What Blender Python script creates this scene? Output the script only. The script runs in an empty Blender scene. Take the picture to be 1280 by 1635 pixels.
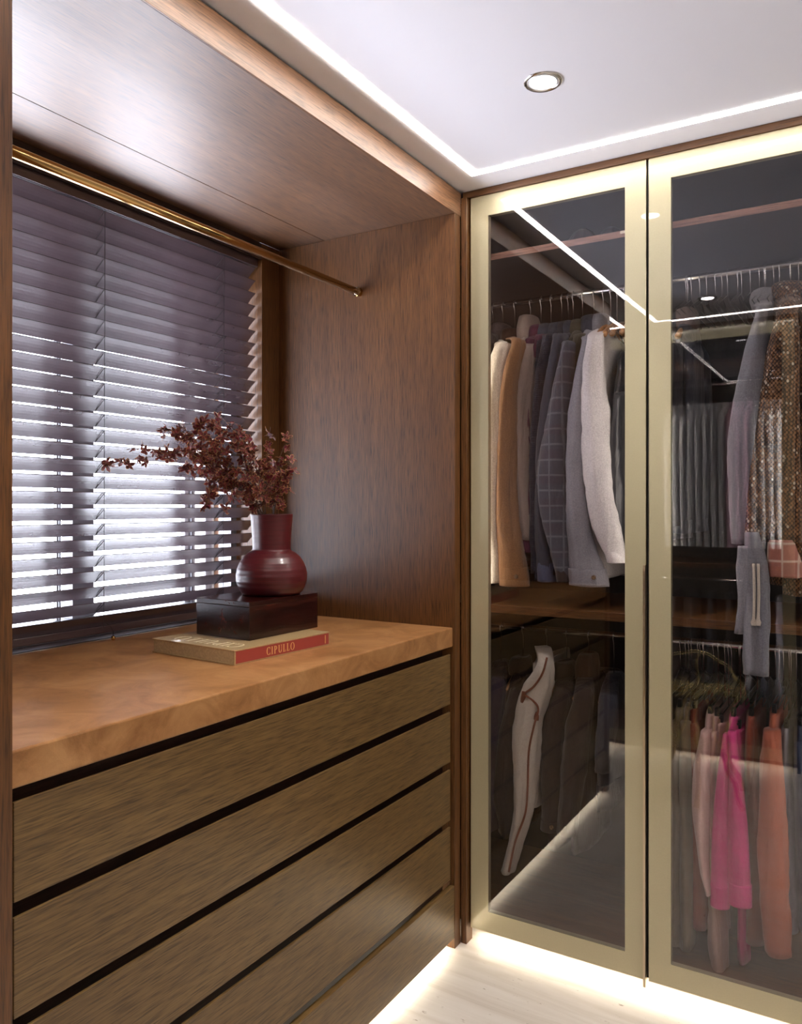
import bpy, bmesh, math, random
from mathutils import Vector, Matrix, noise
import numpy as np
random.seed(7)
S = bpy.context.scene
C = S.collection

# ------------------------------------------------------------------ camera
CAM = Vector((0, 0, 1.4)); YAW = .544; FPX = 1273.4; HOR = 808.7
cam = bpy.data.objects.new('camera', bpy.data.cameras.new('camera')); C.objects.link(cam)
cam.location = CAM; cam.rotation_euler = (math.pi/2, 0, YAW)
cam.data.sensor_fit = 'HORIZONTAL'; cam.data.sensor_width = 36
cam.data.lens = 36*FPX/1280; cam.data.shift_y = (HOR-817.5)/1280; cam.data.clip_start = .02
S.camera = cam
S.view_settings.view_transform = 'Standard'; S.view_settings.look = 'None'
S.view_settings.gamma = 1; S.view_settings.use_curve_mapping = False
S.view_settings.exposure = 0.95
# ------------------------------------------------------------------ world: overcast daylight
W = bpy.data.worlds.new('overcast_daylight'); S.world = W; W.use_nodes = True
bg = W.node_tree.nodes['Background']; bg.inputs[0].default_value = (.86, .87, 1.0, 1); bg.inputs[1].default_value = 16.0
# portal in the window opening: guides the daylight in
pl = bpy.data.lights.new('daylight_portal', 'AREA'); pl.shape = 'RECTANGLE'; pl.size = 1.40; pl.size_y = 1.34; pl.cycles.is_portal = True
po = bpy.data.objects.new('daylight_portal', pl); C.objects.link(po); po.location = (-2.13, 1.5, 1.68); po.rotation_euler = (0, -math.pi/2, 0)
LED_CEIL = 20.0; LED_FLOOR = 22.0; SPOT_W = 24.0; DISC = 20.0; FILL_IN = 6.0

F = Vector((-math.sin(YAW), math.cos(YAW), 0)); R = Vector((math.cos(YAW), math.sin(YAW), 0))
def ray(px, py): return F + R*((px-640)/FPX) + Vector((0, 0, (HOR-py)/FPX))
def on_y(y, px, py):
    d = ray(px, py); return CAM + d*(y/d.y)
def at_w(px, py, w): return CAM + ray(px, py)*w

# ------------------------------------------------------------------ materials
def new_mat(name):
    m = bpy.data.materials.new(name); m.use_nodes = True
    nt = m.node_tree; return m, nt, nt.nodes['Principled BSDF']
def N(nt, t, **k):
    n = nt.nodes.new(t)
    for a, v in k.items(): setattr(n, a, v)
    return n
def setin(n, **k):
    for a, v in k.items():
        a = a.replace('_', ' ')
        n.inputs[a].default_value = v
def ramp(nt, fac, stops):
    r = N(nt, 'ShaderNodeValToRGB'); els = r.color_ramp.elements
    while len(els) < len(stops): els.new(.5)
    for e, (p, c) in zip(els, stops): e.position = p; e.color = (*c, 1) if len(c) == 3 else c
    nt.links.new(fac, r.inputs[0]); return r
def coords(nt, scale, rand=True):
    tc = N(nt, 'ShaderNodeTexCoord'); mp = N(nt, 'ShaderNodeMapping'); mp.inputs['Scale'].default_value = scale
    nt.links.new(tc.outputs['Object'], mp.inputs[0])
    if rand:
        oi = N(nt, 'ShaderNodeObjectInfo'); mu = N(nt, 'ShaderNodeMath', operation='MULTIPLY'); mu.inputs[1].default_value = 37.0
        nt.links.new(oi.outputs['Random'], mu.inputs[0]); nt.links.new(mu.outputs[0], mp.inputs['Location'])
    return mp.outputs[0]
def tex_noise(nt, vec, scale, detail=4, rough=.5, dist=0):
    n = N(nt, 'ShaderNodeTexNoise'); setin(n, Scale=scale, Detail=detail, Roughness=rough, Distortion=dist)
    nt.links.new(vec, n.inputs['Vector']); return n.outputs['Fac']
def bump(nt, h, p, strength=.2, dist=.001):
    b = N(nt, 'ShaderNodeBump'); setin(b, Strength=strength, Distance=dist)
    nt.links.new(h, b.inputs['Height']); nt.links.new(b.outputs[0], p.inputs['Normal']); return b
def mixc(nt, fac, a, b, mode='MIX'):
    m = N(nt, 'ShaderNodeMix', data_type='RGBA', blend_type=mode)
    for s, v in ((m.inputs[0], fac), (m.inputs[6], a), (m.inputs[7], b)):
        if hasattr(v, 'links') or hasattr(v, 'is_output'): nt.links.new(v, s)
        else: s.default_value = v if not isinstance(v, tuple) else (*v, 1)
    return m.outputs[2]
def wood(name, axis, dark, mid, light, rough=.38, coat=0.0, fine=1.0):
    """oak with its grain along the axis 0, 1 or 2"""
    m, nt, p = new_mat(name)
    sc = [16.0, 16.0, 16.0]; sc[axis] = .8
    v = coords(nt, sc); a = tex_noise(nt, v, 2.2, 5, .55, 1.2)
    sf = [330*fine]*3; sf[axis] = 16.0
    v2 = coords(nt, sf); b = tex_noise(nt, v2, 1.0, 3, .6)
    col = ramp(nt, a, [(.1, dark), (.5, mid), (.9, light)]).outputs[0]
    pore = ramp(nt, b, [(.32, (.30, .28, .26)), (.50, (.92, .92, .92)), (.68, (1.25, 1.25, 1.25))]).outputs[0]
    c = mixc(nt, .85, col, pore, 'MULTIPLY')
    nt.links.new(c, p.inputs['Base Color']); p.inputs['Roughness'].default_value = rough
    p.inputs['Coat Weight'].default_value = coat; p.inputs['Coat Roughness'].default_value = .2
    bump(nt, b, p, .25, .0006); return m
OAK = ((.070, .025, .0065), (.114, .045, .0125), (.160, .068, .0200))
M = {}
M['oak_x'] = wood('oak_grain_x', 0, *OAK); M['oak_y'] = wood('oak_grain_y', 1, *OAK); M['oak_z'] = wood('oak_grain_z', 2, *OAK)
M['oak_drawer'] = wood('oak_drawer_grain', 1, (.098, .054, .0170), (.150, .086, .029), (.205, .124, .044), .36)
M['oak_soffit'] = wood('oak_satin_soffit', 1, *OAK, rough=.52); M['oak_soffit'].node_tree.nodes['Principled BSDF'].inputs['Specular IOR Level'].default_value = .95

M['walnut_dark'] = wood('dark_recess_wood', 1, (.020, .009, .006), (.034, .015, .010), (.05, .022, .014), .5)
M['carcass'] = wood('dark_carcass_lining', 2, (.007, .005, .006), (.011, .008, .009), (.015, .011, .012), .5)
M['oak_lit_header'] = wood('oak_lit_header_face', 1, (.13, .058, .026), (.19, .092, .044), (.25, .13, .066), .4)  # paler oak copy: light falling on the header put into colour
M['oak_lit_shelf'] = wood('oak_lit_shelf_edge', 0, (.16, .075, .045), (.24, .12, .078), (.31, .165, .11), .4)  # pale oak copy carrying the light on the shelf front
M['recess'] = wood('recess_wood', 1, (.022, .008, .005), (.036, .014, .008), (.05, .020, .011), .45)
M['rosewood'] = wood('rosewood', 1, (.003, .001, .001), (.022, .004, .003), (.11, .018, .008), .18, .15, .5)

def plain(name, col, rough=.5, metal=0.0, coat=0.0, nscale=0, namt=.0, bstr=0, emit=None, spec=.5):
    m, nt, p = new_mat(name); p.inputs['Roughness'].default_value = rough; p.inputs['Metallic'].default_value = metal
    p.inputs['Coat Weight'].default_value = coat; p.inputs['Coat Roughness'].default_value = .01; p.inputs['Specular IOR Level'].default_value = spec
    v = coords(nt, (1, 1, 1)); a = tex_noise(nt, v, nscale or 30, 3)
    lo = tuple(c*(1-namt) for c in col); hi = tuple(min(1, c*(1+namt)) for c in col)
    nt.links.new(ramp(nt, a, [(.3, lo), (.7, hi)]).outputs[0], p.inputs['Base Color'])
    if bstr: bump(nt, a, p, bstr, .001)
    if emit: p.inputs['Emission Color'].default_value = (*emit[0], 1); p.inputs['Emission Strength'].default_value = emit[1]
    return m
M['slat_wood'] = plain('slat_satin_paint', (.068, .046, .052), .25, 0, 1.0, nscale=14, namt=.08)
M['slat_wood'].node_tree.nodes['Principled BSDF'].inputs['Coat Roughness'].default_value = .2
M['ceiling'] = plain('painted_ceiling', (.80, .785, .83), .9, nscale=2, namt=.01)
M['wall'] = plain('painted_wall', (.62, .58, .53), .9, nscale=3, namt=.02)
M['gold'] = plain('champagne_satin_metal', (.47, .42, .275), .38, .35, 1.0, 250, .02)
M['gold_edge'] = plain('champagne_edge_profile', (.60, .50, .36), .28, 1.0)
M['brass'] = plain('polished_brass', (.62, .40, .16), .13, 1.0)
M['steel'] = plain('polished_steel', (.75, .74, .74), .15, 1.0)
M['black_metal'] = plain('blackened_metal', (.02, .02, .022), .35, .6)
M['alu'] = plain('grey_aluminium', (.17, .17, .185), .4, .5)
M['gap_shade'] = plain('black_gap_shade', (.004, .004, .004), .7)
M['hanger_wood'] = wood('hanger_beech', 1, (.32, .15, .055), (.45, .22, .085), (.55, .29, .12), .3, .5)
M['white_trim'] = plain('white_powder_coat', (.75, .74, .76), .25, .3, nscale=5)
M['cord'] = plain('dark_cord', (.02, .012, .012), .9)
M['pale'] = plain('exterior_pale_render', (.55, .55, .58), .9)

def emitter(name, col, st):
    m, nt, p = new_mat(name); e = N(nt, 'ShaderNodeEmission'); e.inputs[0].default_value = (*col, 1); e.inputs[1].default_value = st
    nt.links.new(e.outputs[0], nt.nodes['Material Output'].inputs[0]); return m
M['led'] = emitter('led_neutral_white', (1.0, .93, .86), LED_CEIL)
M['led_warm'] = emitter('led_warm_white', (1.0, .89, .68), LED_FLOOR)
M['fill_inner'] = emitter('fill_inner_white', (1.0, .92, .82), FILL_IN)
M['lamp'] = emitter('downlight_lens_glow', (1.0, .95, .90), DISC)

def glass(name, tint, refl, wave=0.0):
    m, nt, p = new_mat(name); nt.nodes.remove(p)
    t = N(nt, 'ShaderNodeBsdfTransparent'); t.inputs[0].default_value = (*tint, 1)
    g = N(nt, 'ShaderNodeBsdfGlossy'); g.inputs['Roughness'].default_value = 0.0; g.inputs[0].default_value = (1, 1, 1, 1)
    fr = N(nt, 'ShaderNodeFresnel'); ge = N(nt, 'ShaderNodeNewGeometry')
    mi = N(nt, 'ShaderNodeMapRange'); mi.inputs[3].default_value = 1.5; mi.inputs[4].default_value = 1/1.5
    nt.links.new(ge.outputs['Backfacing'], mi.inputs[0]); nt.links.new(mi.outputs[0], fr.inputs[0])   # same reflectance from both sides of the sheet
    ma = N(nt, 'ShaderNodeMath', operation='MULTIPLY_ADD'); ma.inputs[1].default_value = 1.0; ma.inputs[2].default_value = refl; ma.use_clamp = True
    nt.links.new(fr.outputs[0], ma.inputs[0])
    if wave:
        v = coords(nt, (1, 1, 1)); a = tex_noise(nt, v, 1.6, 0)
        b = N(nt, 'ShaderNodeBump'); setin(b, Strength=wave, Distance=.02); nt.links.new(a, b.inputs['Height'])
        nt.links.new(b.outputs[0], g.inputs['Normal'])
    mx = N(nt, 'ShaderNodeMixShader'); nt.links.new(ma.outputs[0], mx.inputs[0]); nt.links.new(t.outputs[0], mx.inputs[1]); nt.links.new(g.outputs[0], mx.inputs[2])
    nt.links.new(mx.outputs[0], nt.nodes['Material Output'].inputs[0]); return m
M['smoked'] = glass('smoked_door_glass', (.88, .865, .88), .018, .07)
M['clear'] = glass('window_glass', (.95, .97, .97), .0)

def travertine():
    m, nt, p = new_mat('travertine')
    v = coords(nt, (.8, 9, 1), False); a = tex_noise(nt, v, 1.4, 6, .6, 1.5)
    v2 = coords(nt, (14, 42, 10), False); b = tex_noise(nt, v2, 1.2, 5, .75)
    base = ramp(nt, a, [(.25, (.50, .44, .38)), (.5, (.62, .57, .52)), (.75, (.70, .66, .62))]).outputs[0]
    pit = ramp(nt, b, [(.315, (.30, .22, .16)), (.36, (1, 1, 1))]).outputs[0]
    nt.links.new(mixc(nt, .9, base, pit, 'MULTIPLY'), p.inputs['Base Color']); p.inputs['Roughness'].default_value = .35
    bump(nt, pit, p, .2, .002); return m
M['travertine'] = travertine()
def leather():
    m, nt, p = new_mat('tan_leather')
    v = coords(nt, (1, 1, 1), False); a = tex_noise(nt, v, 9, 6, .65, .8); b = tex_noise(nt, v, 420, 2, .5)
    vo = N(nt, 'ShaderNodeTexVoronoi', feature='DISTANCE_TO_EDGE'); vo.inputs['Scale'].default_value = 14
    nz = N(nt, 'ShaderNodeTexNoise'); nz.inputs['Scale'].default_value = 8; nt.links.new(v, nz.inputs['Vector'])
    nt.links.new(mixc(nt, .35, v, nz.outputs['Color']), vo.inputs['Vector'])
    crease = ramp(nt, vo.outputs['Distance'], [(.0, (1.25, 1.2, 1.15)), (.02, (1, 1, 1))]).outputs[0]
    base = ramp(nt, a, [(.30, (.21, .088, .028)), (.5, (.34, .160, .058)), (.70, (.45, .235, .098))]).outputs[0]
    nt.links.new(mixc(nt, .35, base, crease, 'MULTIPLY'), p.inputs['Base Color']); p.inputs['Roughness'].default_value = .36
    bump(nt, b, p, .25, .0006); return m
M['leather'] = leather()

# ------------------------------------------------------------------ builders
def tag(o, label=None, cat=None, group=None, kind=None):
    if label: o['label'] = label
    if cat: o['category'] = cat
    if group: o['group'] = group
    if kind: o['kind'] = kind
    return o
def thing(name, loc, label, cat, group=None):
    o = bpy.data.objects.new(name, None); C.objects.link(o); o.location = loc; o.empty_display_size = .05
    return tag(o, label, cat, group)
def world_loc(o):
    v = Vector(o.location)
    return v + (world_loc(o.parent) if o.parent else Vector())
def obj(name, bm, mat, parent=None, smooth=False, bevel=0, solid=False):
    """link bm (vertices in world space) as one object whose origin is the middle of its underside"""
    me = bpy.data.meshes.new(name)
    if not solid: bmesh.ops.recalc_face_normals(bm, faces=bm.faces)
    co = np.array([v.co[:] for v in bm.verts]); lo, hi = co.min(0), co.max(0)
    org = Vector(((lo[0]+hi[0])/2, (lo[1]+hi[1])/2, lo[2]))
    for v in bm.verts: v.co -= org
    bm.to_mesh(me); bm.free()
    for m in (mat if isinstance(mat, (list, tuple)) else [mat]): me.materials.append(m)
    if smooth:
        for p in me.polygons: p.use_smooth = True
    o = bpy.data.objects.new(name, me); C.objects.link(o)
    if parent: o.parent = parent; o.location = org - world_loc(parent)
    else: o.location = org
    if bevel:
        b = o.modifiers.new('bevel', 'BEVEL'); b.width = bevel; b.segments = 2; b.limit_method = 'ANGLE'
    return o
def box(bm, x0, x1, y0, y1, z0, z1):
    r = bmesh.ops.create_cube(bm, size=1)['verts']
    bmesh.ops.transform(bm, matrix=Matrix.Translation(((x0+x1)/2, (y0+y1)/2, (z0+z1)/2)) @ Matrix.Diagonal((abs(x1-x0), abs(y1-y0), abs(z1-z0), 1)), verts=r)
    return r
def bx(*a):
    bm = bmesh.new(); box(bm, *a); return bm
def part(name, mat, parent, *a, bevel=.0008): return obj(name, bx(*a), mat, parent, bevel=bevel)
def struct(name, bm, mat, **k): return tag(obj(name, bm, mat, **k), kind='structure')
def frame_axes(d):
    d = d.normalized(); a = Vector((0, 0, 1)) if abs(d.z) < .9 else Vector((1, 0, 0))
    u = d.cross(a).normalized(); return u, d.cross(u).normalized()
def rod_tube(bm, pts, r, n=8, cap=True):
    pts = [Vector(p) for p in pts]; rings = []; u = None
    rs = r if isinstance(r, (list, tuple)) else [r]*len(pts)
    for i, p in enumerate(pts):
        d = (pts[min(i+1, len(pts)-1)] - pts[max(i-1, 0)]).normalized()
        if u is None: u, v = frame_axes(d)
        else:
            u = (u - d*u.dot(d)).normalized(); v = d.cross(u)
        rings.append([bm.verts.new(p + u*(math.cos(t)*rs[i]) + v*(math.sin(t)*rs[i])) for t in [2*math.pi*k/n for k in range(n)]])
    for a, b in zip(rings, rings[1:]):
        for k in range(n): bm.faces.new((a[k], a[(k+1) % n], b[(k+1) % n], b[k]))
    if cap: bm.faces.new(rings[0][::-1]); bm.faces.new(rings[-1])
    return bm
def lathe(bm, prof, cx, cy, n=48, close=False):
    rings = [[bm.verts.new((cx+r*math.cos(2*math.pi*k/n), cy+r*math.sin(2*math.pi*k/n), z)) for k in range(n)] for r, z in prof]
    for a, b in zip(rings, rings[1:]):
        for k in range(n): bm.faces.new((a[k], a[(k+1) % n], b[(k+1) % n], b[k]))
    if close: bm.faces.new(rings[0][::-1]); bm.faces.new(rings[-1])
    return bm
def catmull(ps, m):
    """smooth a list of equal-length tuples, m steps per span"""
    P = [np.array(p, float) for p in ps]; P = [2*P[0]-P[1]] + P + [2*P[-1]-P[-2]]; out = []
    for i in range(1, len(P)-2):
        for k in range(m):
            t = k/m; a, b, c, d = P[i-1:i+3]
            out.append(.5*((2*b)+(c-a)*t+(2*a-5*b+4*c-d)*t*t+(3*b-a-3*c+d)*t**3))
    out.append(P[-2]); return out
def cloth_loft(bm, secs, n=22, m=4, amp=.1, k=5, seed=0, open_end=True, close_start=True):
    """secs rows: x, y, z, half width in x, half width in y, yaw; folds ride on the radius"""
    S_ = catmull(secs, m); rings = []
    for i, s in enumerate(S_):
        x, y, z, rx, ry, yaw = s; ring = []
        for j in range(n):
            t = 2*math.pi*j/n
            f = 1 + amp*(.6*math.sin(k*t+seed*1.7+z*9) + .4*math.sin((k+3)*t+seed-z*6)) + amp*1.1*noise.noise(Vector((math.cos(t)*1.3+seed*3, math.sin(t)*1.3, z*11))) + amp*.75*noise.noise(Vector((math.cos(t)*2.2+seed, math.sin(t)*2.2, z*34)))
            ax, ay = rx*f*math.cos(t), ry*(1+(f-1)*.3)*math.sin(t)
            ring.append(bm.verts.new((x+ax*math.cos(yaw)-ay*math.sin(yaw), y+ax*math.sin(yaw)+ay*math.cos(yaw), z+.25*amp*rx*math.sin(3*t+seed))))
        rings.append(ring)
    if open_end:
        c = sum((v.co for v in rings[-1]), Vector())/n; d = (sum((v.co for v in rings[-3]), Vector())/n - c)
        rings.append([bm.verts.new(c+(v.co-c)*.86) for v in rings[-1]])
        rings.append([bm.verts.new(c+(v.co-c)*.97+d*.8) for v in rings[-2]])
    for a, b in zip(rings, rings[1:]):
        for j in range(n): bm.faces.new((a[j], a[(j+1) % n], b[(j+1) % n], b[j]))
    if close_start: bm.faces.new(rings[0][::-1])
    bm.faces.new(rings[-1]); return bm

# ------------------------------------------------------------------ room shell
HC = 2.412; XF = -1.160; YN0 = .750; YN1 = 2.2477
struct('floor', bx(-2.2, 1.6, -1.3, 3.1, -.08, 0), M['travertine'])
struct('ceiling', bx(-2.2, 1.6, -1.3, 3.1, HC, HC+.1), M['ceiling'])
bm = bmesh.new(); box(bm, -2.30, -2.2, -1.3, .66, 0, HC+.1); box(bm, -2.3, -2.2, .66, 3.1, 0, 1.0); box(bm, -2.3, -2.2, .66, 3.1, 2.34, HC+.1)
box(bm, -2.3, -2.2, .66, .80, 1.0, 2.34); box(bm, -2.3, -2.2, 2.2, 3.1, 1.0, 2.34)
struct('wall_left', bm, M['wall'])
struct('wall_back', bx(-2.2, 1.6, 3.0, 3.1, 0, HC), M['wall'])
struct('wall_right', bx(1.5, 1.6, -1.3, 3.0, 0, HC), M['wall'])
struct('wall_front', bx(-2.2, 1.5, -1.4, -1.3, 0, HC), M['wall'])

struct('added_sky_blocker', bx(-3.7, -2.3, -.2, 4.2, 2.50, 2.62), M['alu'])  # unseen slab added to keep sky light off the upper slats
# window behind the blind
w = tag(obj('window_1', bx(-2.06, -2.00, .80, 2.20, 1.005, 1.075), M['alu'], bevel=.001), kind='structure')
def wpart(name, mat, *a): return part(name, mat, w, *a)
wpart('window_frame', M['alu'], -2.06, -2.0, .80, 2.20, 2.17, 2.36); wpart('window_frame', M['alu'], -2.06, -2.0, .80, .86, 1.075, 2.17)  # top piece made deep to darken the upper slats
wpart('window_frame', M['alu'], -2.06, -2.0, 2.13, 2.20, 1.075, 2.17)
wpart('mullion', M['alu'], -2.05, -2.0, 1.478, 1.518, 1.075, 2.17); wpart('mullion', M['alu'], -2.055, -2.01, 1.523, 1.558, 1.075, 2.17)
wpart('glazing_bar', M['alu'], -2.03, -2.015, 1.437, 1.442, 1.075, 2.17); wpart('glazing_bar', M['alu'], -2.03, -2.015, 1.447, 1.451, 1.075, 2.17)
wpart('mullion', M['pale'], -2.05, -2.03, 1.938, 1.985, 1.075, 2.17); wpart('glazing_bar', M['alu'], -2.03, -2.015, 1.955, 1.960, 1.075, 2.17)
wpart('mullion', M['pale'], -2.05, -2.03, 2.035, 2.066, 1.075, 2.17)
wpart('pane', M['clear'], -2.045, -2.041, .86, 1.48, 1.075, 2.17); wpart('pane', M['clear'], -2.045, -2.041, 1.555, 2.13, 1.075, 2.17)

# ------------------------------------------------------------------ left built-in with the window niche
u = thing('window_niche_unit', (-1.5, 1.5, 0), 'brown oak built-in surrounding the window, with header, side panels and drawers', 'built-in cabinet')
part('header', M['oak_lit_header'], u, XF-.0045, XF, .71, 2.289, 2.329, 2.405)
part('soffit_panel', M['oak_soffit'], u, -1.672, XF-.0048, .71, 2.289, 2.329, 2.345)
part('soffit_panel', M['oak_soffit'], u, -1.877, -1.674, .71, 2.289, 2.329, 2.345)
part('top_infill', M['oak_y'], u, -1.877, XF-.04, .71, 2.289, 2.346, 2.404)
part('side_panel', M['oak_z'], u, -2.199, XF-.0005, YN1, 2.285, 0, 2.3285)
part('side_panel', M['oak_z'], u, -2.199, XF-.0005, .708, YN0, 0, 2.3285)
part('window_casing', M['oak_z'], u, -1.899, -1.877, 2.155, YN1, 1.0166, 2.329)
part('window_casing', M['oak_z'], u, -1.899, -1.877, YN0, .845, 1.0166, 2.329)
part('casing_lining', M['oak_z'], u, -2.0, -1.8992, 2.158, YN1, 1.0166, 2.329)
part('casing_lining', M['oak_z'], u, -2.0, -1.8992, YN0, .842, 1.0166, 2.329)
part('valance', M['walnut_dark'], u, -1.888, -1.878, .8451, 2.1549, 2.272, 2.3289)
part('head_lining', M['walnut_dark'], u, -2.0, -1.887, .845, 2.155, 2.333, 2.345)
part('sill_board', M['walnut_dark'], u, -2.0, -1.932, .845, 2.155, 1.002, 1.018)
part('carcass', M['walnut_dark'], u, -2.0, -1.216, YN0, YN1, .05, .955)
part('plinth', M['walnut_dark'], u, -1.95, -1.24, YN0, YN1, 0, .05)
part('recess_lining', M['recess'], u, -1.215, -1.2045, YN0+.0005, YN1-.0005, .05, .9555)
for i, (z0, z1) in enumerate(((.7751, .9334), (.5914, .7507), (.4079, .5687), (.2208, .3872))):
    part('drawer_front', M['oak_drawer'], u, -1.178, -1.171, YN0+.009, YN1-.010, z0, z1, bevel=.0012)
part('drawer_front', M['oak_drawer'], u, -1.180, XF-.0015, YN0+.001, YN1-.001, .034, .200, bevel=.0012)
bm = bx(-1.93, -1.167, YN0+.0005, YN1-.0005, .9560, 1.0166)
tag(obj('leather_countertop', bm, M['leather'], bevel=.0035), 'tan leather-wrapped counter top running below the window, above the drawers', 'countertop')

# closet rod in the niche
r = thing('hanging_rod', (-1.527, 1.5, 2.11), 'polished brass clothes rod crossing the niche in front of the window blind', 'clothes rod')
obj('tube', rod_tube(bmesh.new(), [(-1.527, YN0+.001, 2.128), (-1.527, YN1-.012, 2.128)], .0125, 24), M['brass'], r, True)
for y0, y1 in ((YN1-.014, YN1-.0005), (YN0+.0005, YN0+.014)):
    obj('socket', rod_tube(bmesh.new(), [(-1.527, y0, 2.128), (-1.527, y1, 2.128)], .0160, 24), M['brass'], r)
    ym = y0-.003 if y0 > 1 else y1+.003
    obj('collar', rod_tube(bmesh.new(), [(-1.527, ym-.0025, 2.128), (-1.527, ym+.0025, 2.128)], .0146, 24), M['steel'], r)

# venetian blind
bl = thing('venetian_blind', (-1.92, 1.5, 1.03), 'dark brown wooden slatted blind, half open, filling the window in the niche', 'blind')
YB0, YB1 = .850, 2.150
part('head_rail', M['slat_wood'], bl, -1.950, -1.892, YB0, YB1, 2.2465, 2.331)
zs = [1.128+.0446*k for k in range(26)]
DX, DZ = .0375, .0335
slat_mesh = None
for i, z in enumerate([1.0885]+zs):
    if slat_mesh is None:
        bm = bmesh.new(); n = 5; t = .0014
        nx, nz = DZ/.05, -DX/.05
        top = []; bot = []
        for k in range(n+1):
            f = k/n; bow = .0018*math.sin(math.pi*f)
            px, pz = -DX*f, -DZ*f
            top.append((px-nx*(-bow-t), pz-nz*(-bow-t)) if False else (px+(-nx)*(bow+t), pz+(-nz)*(bow+t)))
            bot.append((px+(-nx)*(bow-t), pz+(-nz)*(bow-t)))
        loop = top+bot[::-1]
        A = [bm.verts.new((a, YB0+.003-1.5, b)) for a, b in loop]; B = [bm.verts.new((a, YB1-.003-1.5, b)) for a, b in loop]
        for k in range(len(loop)): bm.faces.new((A[k], A[(k+1) % len(loop)], B[(k+1) % len(loop)], B[k]))
        bm.faces.new(A); bm.faces.new(B[::-1]); bmesh.ops.recalc_face_normals(bm, faces=bm.faces)
        slat_mesh = bpy.data.meshes.new('slat'); bm.to_mesh(slat_mesh); bm.free(); slat_mesh.materials.append(M['slat_wood'])
    o = bpy.data.objects.new('slat', slat_mesh); C.objects.link(o); o.parent = bl
    o.location = Vector((-1.9005, 1.5, z)) - Vector(bl.location)
    if i == 0: o.rotation_euler = (0, -.45, 0)
part('bottom_rail', M['slat_wood'], bl, -1.950, -1.9, YB0+.003, YB1-.003, 1.0385, 1.0605, bevel=.003)
for yc in (1.045, 1.505, 1.985):
    bm = bmesh.new()
    rod_tube(bm, [(-1.8985, yc+.004, 2.285), (-1.8985, yc, 1.055)], .0009, 5); rod_tube(bm, [(-1.941, yc+.004, 2.285), (-1.941, yc, 1.04)], .0009, 5)
    for z in zs: rod_tube(bm, [(-1.8985, yc+.001, z-.003), (-1.941, yc+.001, z-DZ-.004)], .0014, 4)
    obj('ladder_cord', bm, M['cord'], bl)
bm = rod_tube(bmesh.new(), [(-1.897, 1.510, 1.070), (-1.889, 1.520, 1.058), (-1.886, 1.526, 1.045), (-1.886, 1.527, 1.030)], .0010, 5)
obj('pull_cord', bm, M['cord'], bl)
bm = bmesh.new(); bmesh.ops.create_uvsphere(bm, u_segments=14, v_segments=9, radius=.0068, matrix=Matrix.Translation((-1.886, 1.527, 1.0240)))
obj('cord_ball', bm, M['brass'], bl, True)

# ------------------------------------------------------------------ wardrobes
def door(root, x0, x1, yf, s, xl=.060, pull=None, xr=.059):
    """framed glass door; yf its room side, s = +1 when the cabinet lies beyond it"""
    z0, z1, zb, zt = .0490, 2.389, .1125, 2.3245
    e = bpy.data.objects.new('door', None); C.objects.link(e); e.parent = root; e.location = Vector((x0, yf, z0)) - Vector(root.location)
    ya, yb = sorted((yf, yf+s*.020))
    def sub(n, m, *a, **k): return obj(n, bx(*a), m, e, **k)
    sub('stile', M['gold'], x0, x0+xl, ya, yb, z0, z1); sub('stile', M['gold'], x1-xr, x1, ya, yb, z0, z1)
    sub('rail', M['gold'], x0+xl, x1-xr, ya, yb, z0, zb); sub('rail', M['gold'], x0+xl, x1-xr, ya, yb, zt, z1)
    yg = sorted((yf+s*.0006, yf+s*.0050))
    sub('glass_pane', M['smoked'], x0+xl, x1-xr, *yg, zb, zt)
    yy = sorted((yf-s*.0006, yf+s*.020))
    bm = bmesh.new()
    for a, b in ((x0-.0012, x0), (x1, x1+.0012)): box(bm, a, b, *yy, z0, z1)
    for a, b in ((z0-.0012, z0), (z1, z1+.0012)): box(bm, x0-.0012, x1+.0012, *yy, a, b)
    obj('edge_profile', bm, M['gold_edge'], e)
    if pull:
        yy = sorted((yf-s*.008, yf+s*.001))
        sub('edge_pull', M['gold_edge'], x1-.0055, x1+.0012, *yy, *pull)
    return e

YD = 2.310
wr = thing('wardrobe', (-.5, 2.6, 0), 'tall built-in wardrobe with champagne-framed smoked glass doors facing the room', 'wardrobe')
part('end_strip', M['oak_z'], wr, XF, -1.141, 2.290, 2.333, 0, 2.389)
part('front_post', M['carcass'], wr, -1.160, -1.1235, 2.3335, 2.360, 0.073, 2.371)
part('top_fascia', M['oak_x'], wr, XF, 1.48, 2.303, 2.33, 2.3905, HC-.0005)
part('top_panel', M['carcass'], wr, -1.760, 1.48, 2.333, 2.93, 2.372, 2.390)
part('back_panel', M['carcass'], wr, -1.760, 1.48, 2.93, 2.95, .05, 2.389)
part('base_panel', M['oak_x'], wr, -1.760, 1.48, 2.333, 2.93, .050, .072)
part('plinth', M['walnut_dark'], wr, -1.760, 1.48, 2.42, 2.9, 0, .05)
part('shelf', M['carcass'], wr, -1.759, .70, 2.3735, 2.93, 2.201, 2.221)  # body in dark lining colour, painting the shaded underside
part('shelf_lit_edge', M['oak_lit_shelf'], wr, -1.759, .70, 2.37, 2.3733, 2.201, 2.221)  # separate front strip so the lit edge can be painted paler
part('shelf', M['oak_x'], wr, -1.759, .70, 2.37, 2.93, 1.056, 1.081)
part('partition', M['oak_z'], wr, .701, .72, 2.34, 2.93, .073, 2.371)
part('lining_panel', M['carcass'], wr, -1.780, -1.7605, 2.30, 2.93, .073, 2.371)
part('shelf_tag', plain('cream_card', (.75, .68, .5), .6), wr, -.671, -.656, 2.3685, 2.3698, 2.2115, 2.2195)
for z in (2.118, .975):
    obj('hanging_rod', rod_tube(bmesh.new(), [(-1.758, 2.62, z), (.70, 2.62, z)], .0105, 16), M['steel'], wr, True)
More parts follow.
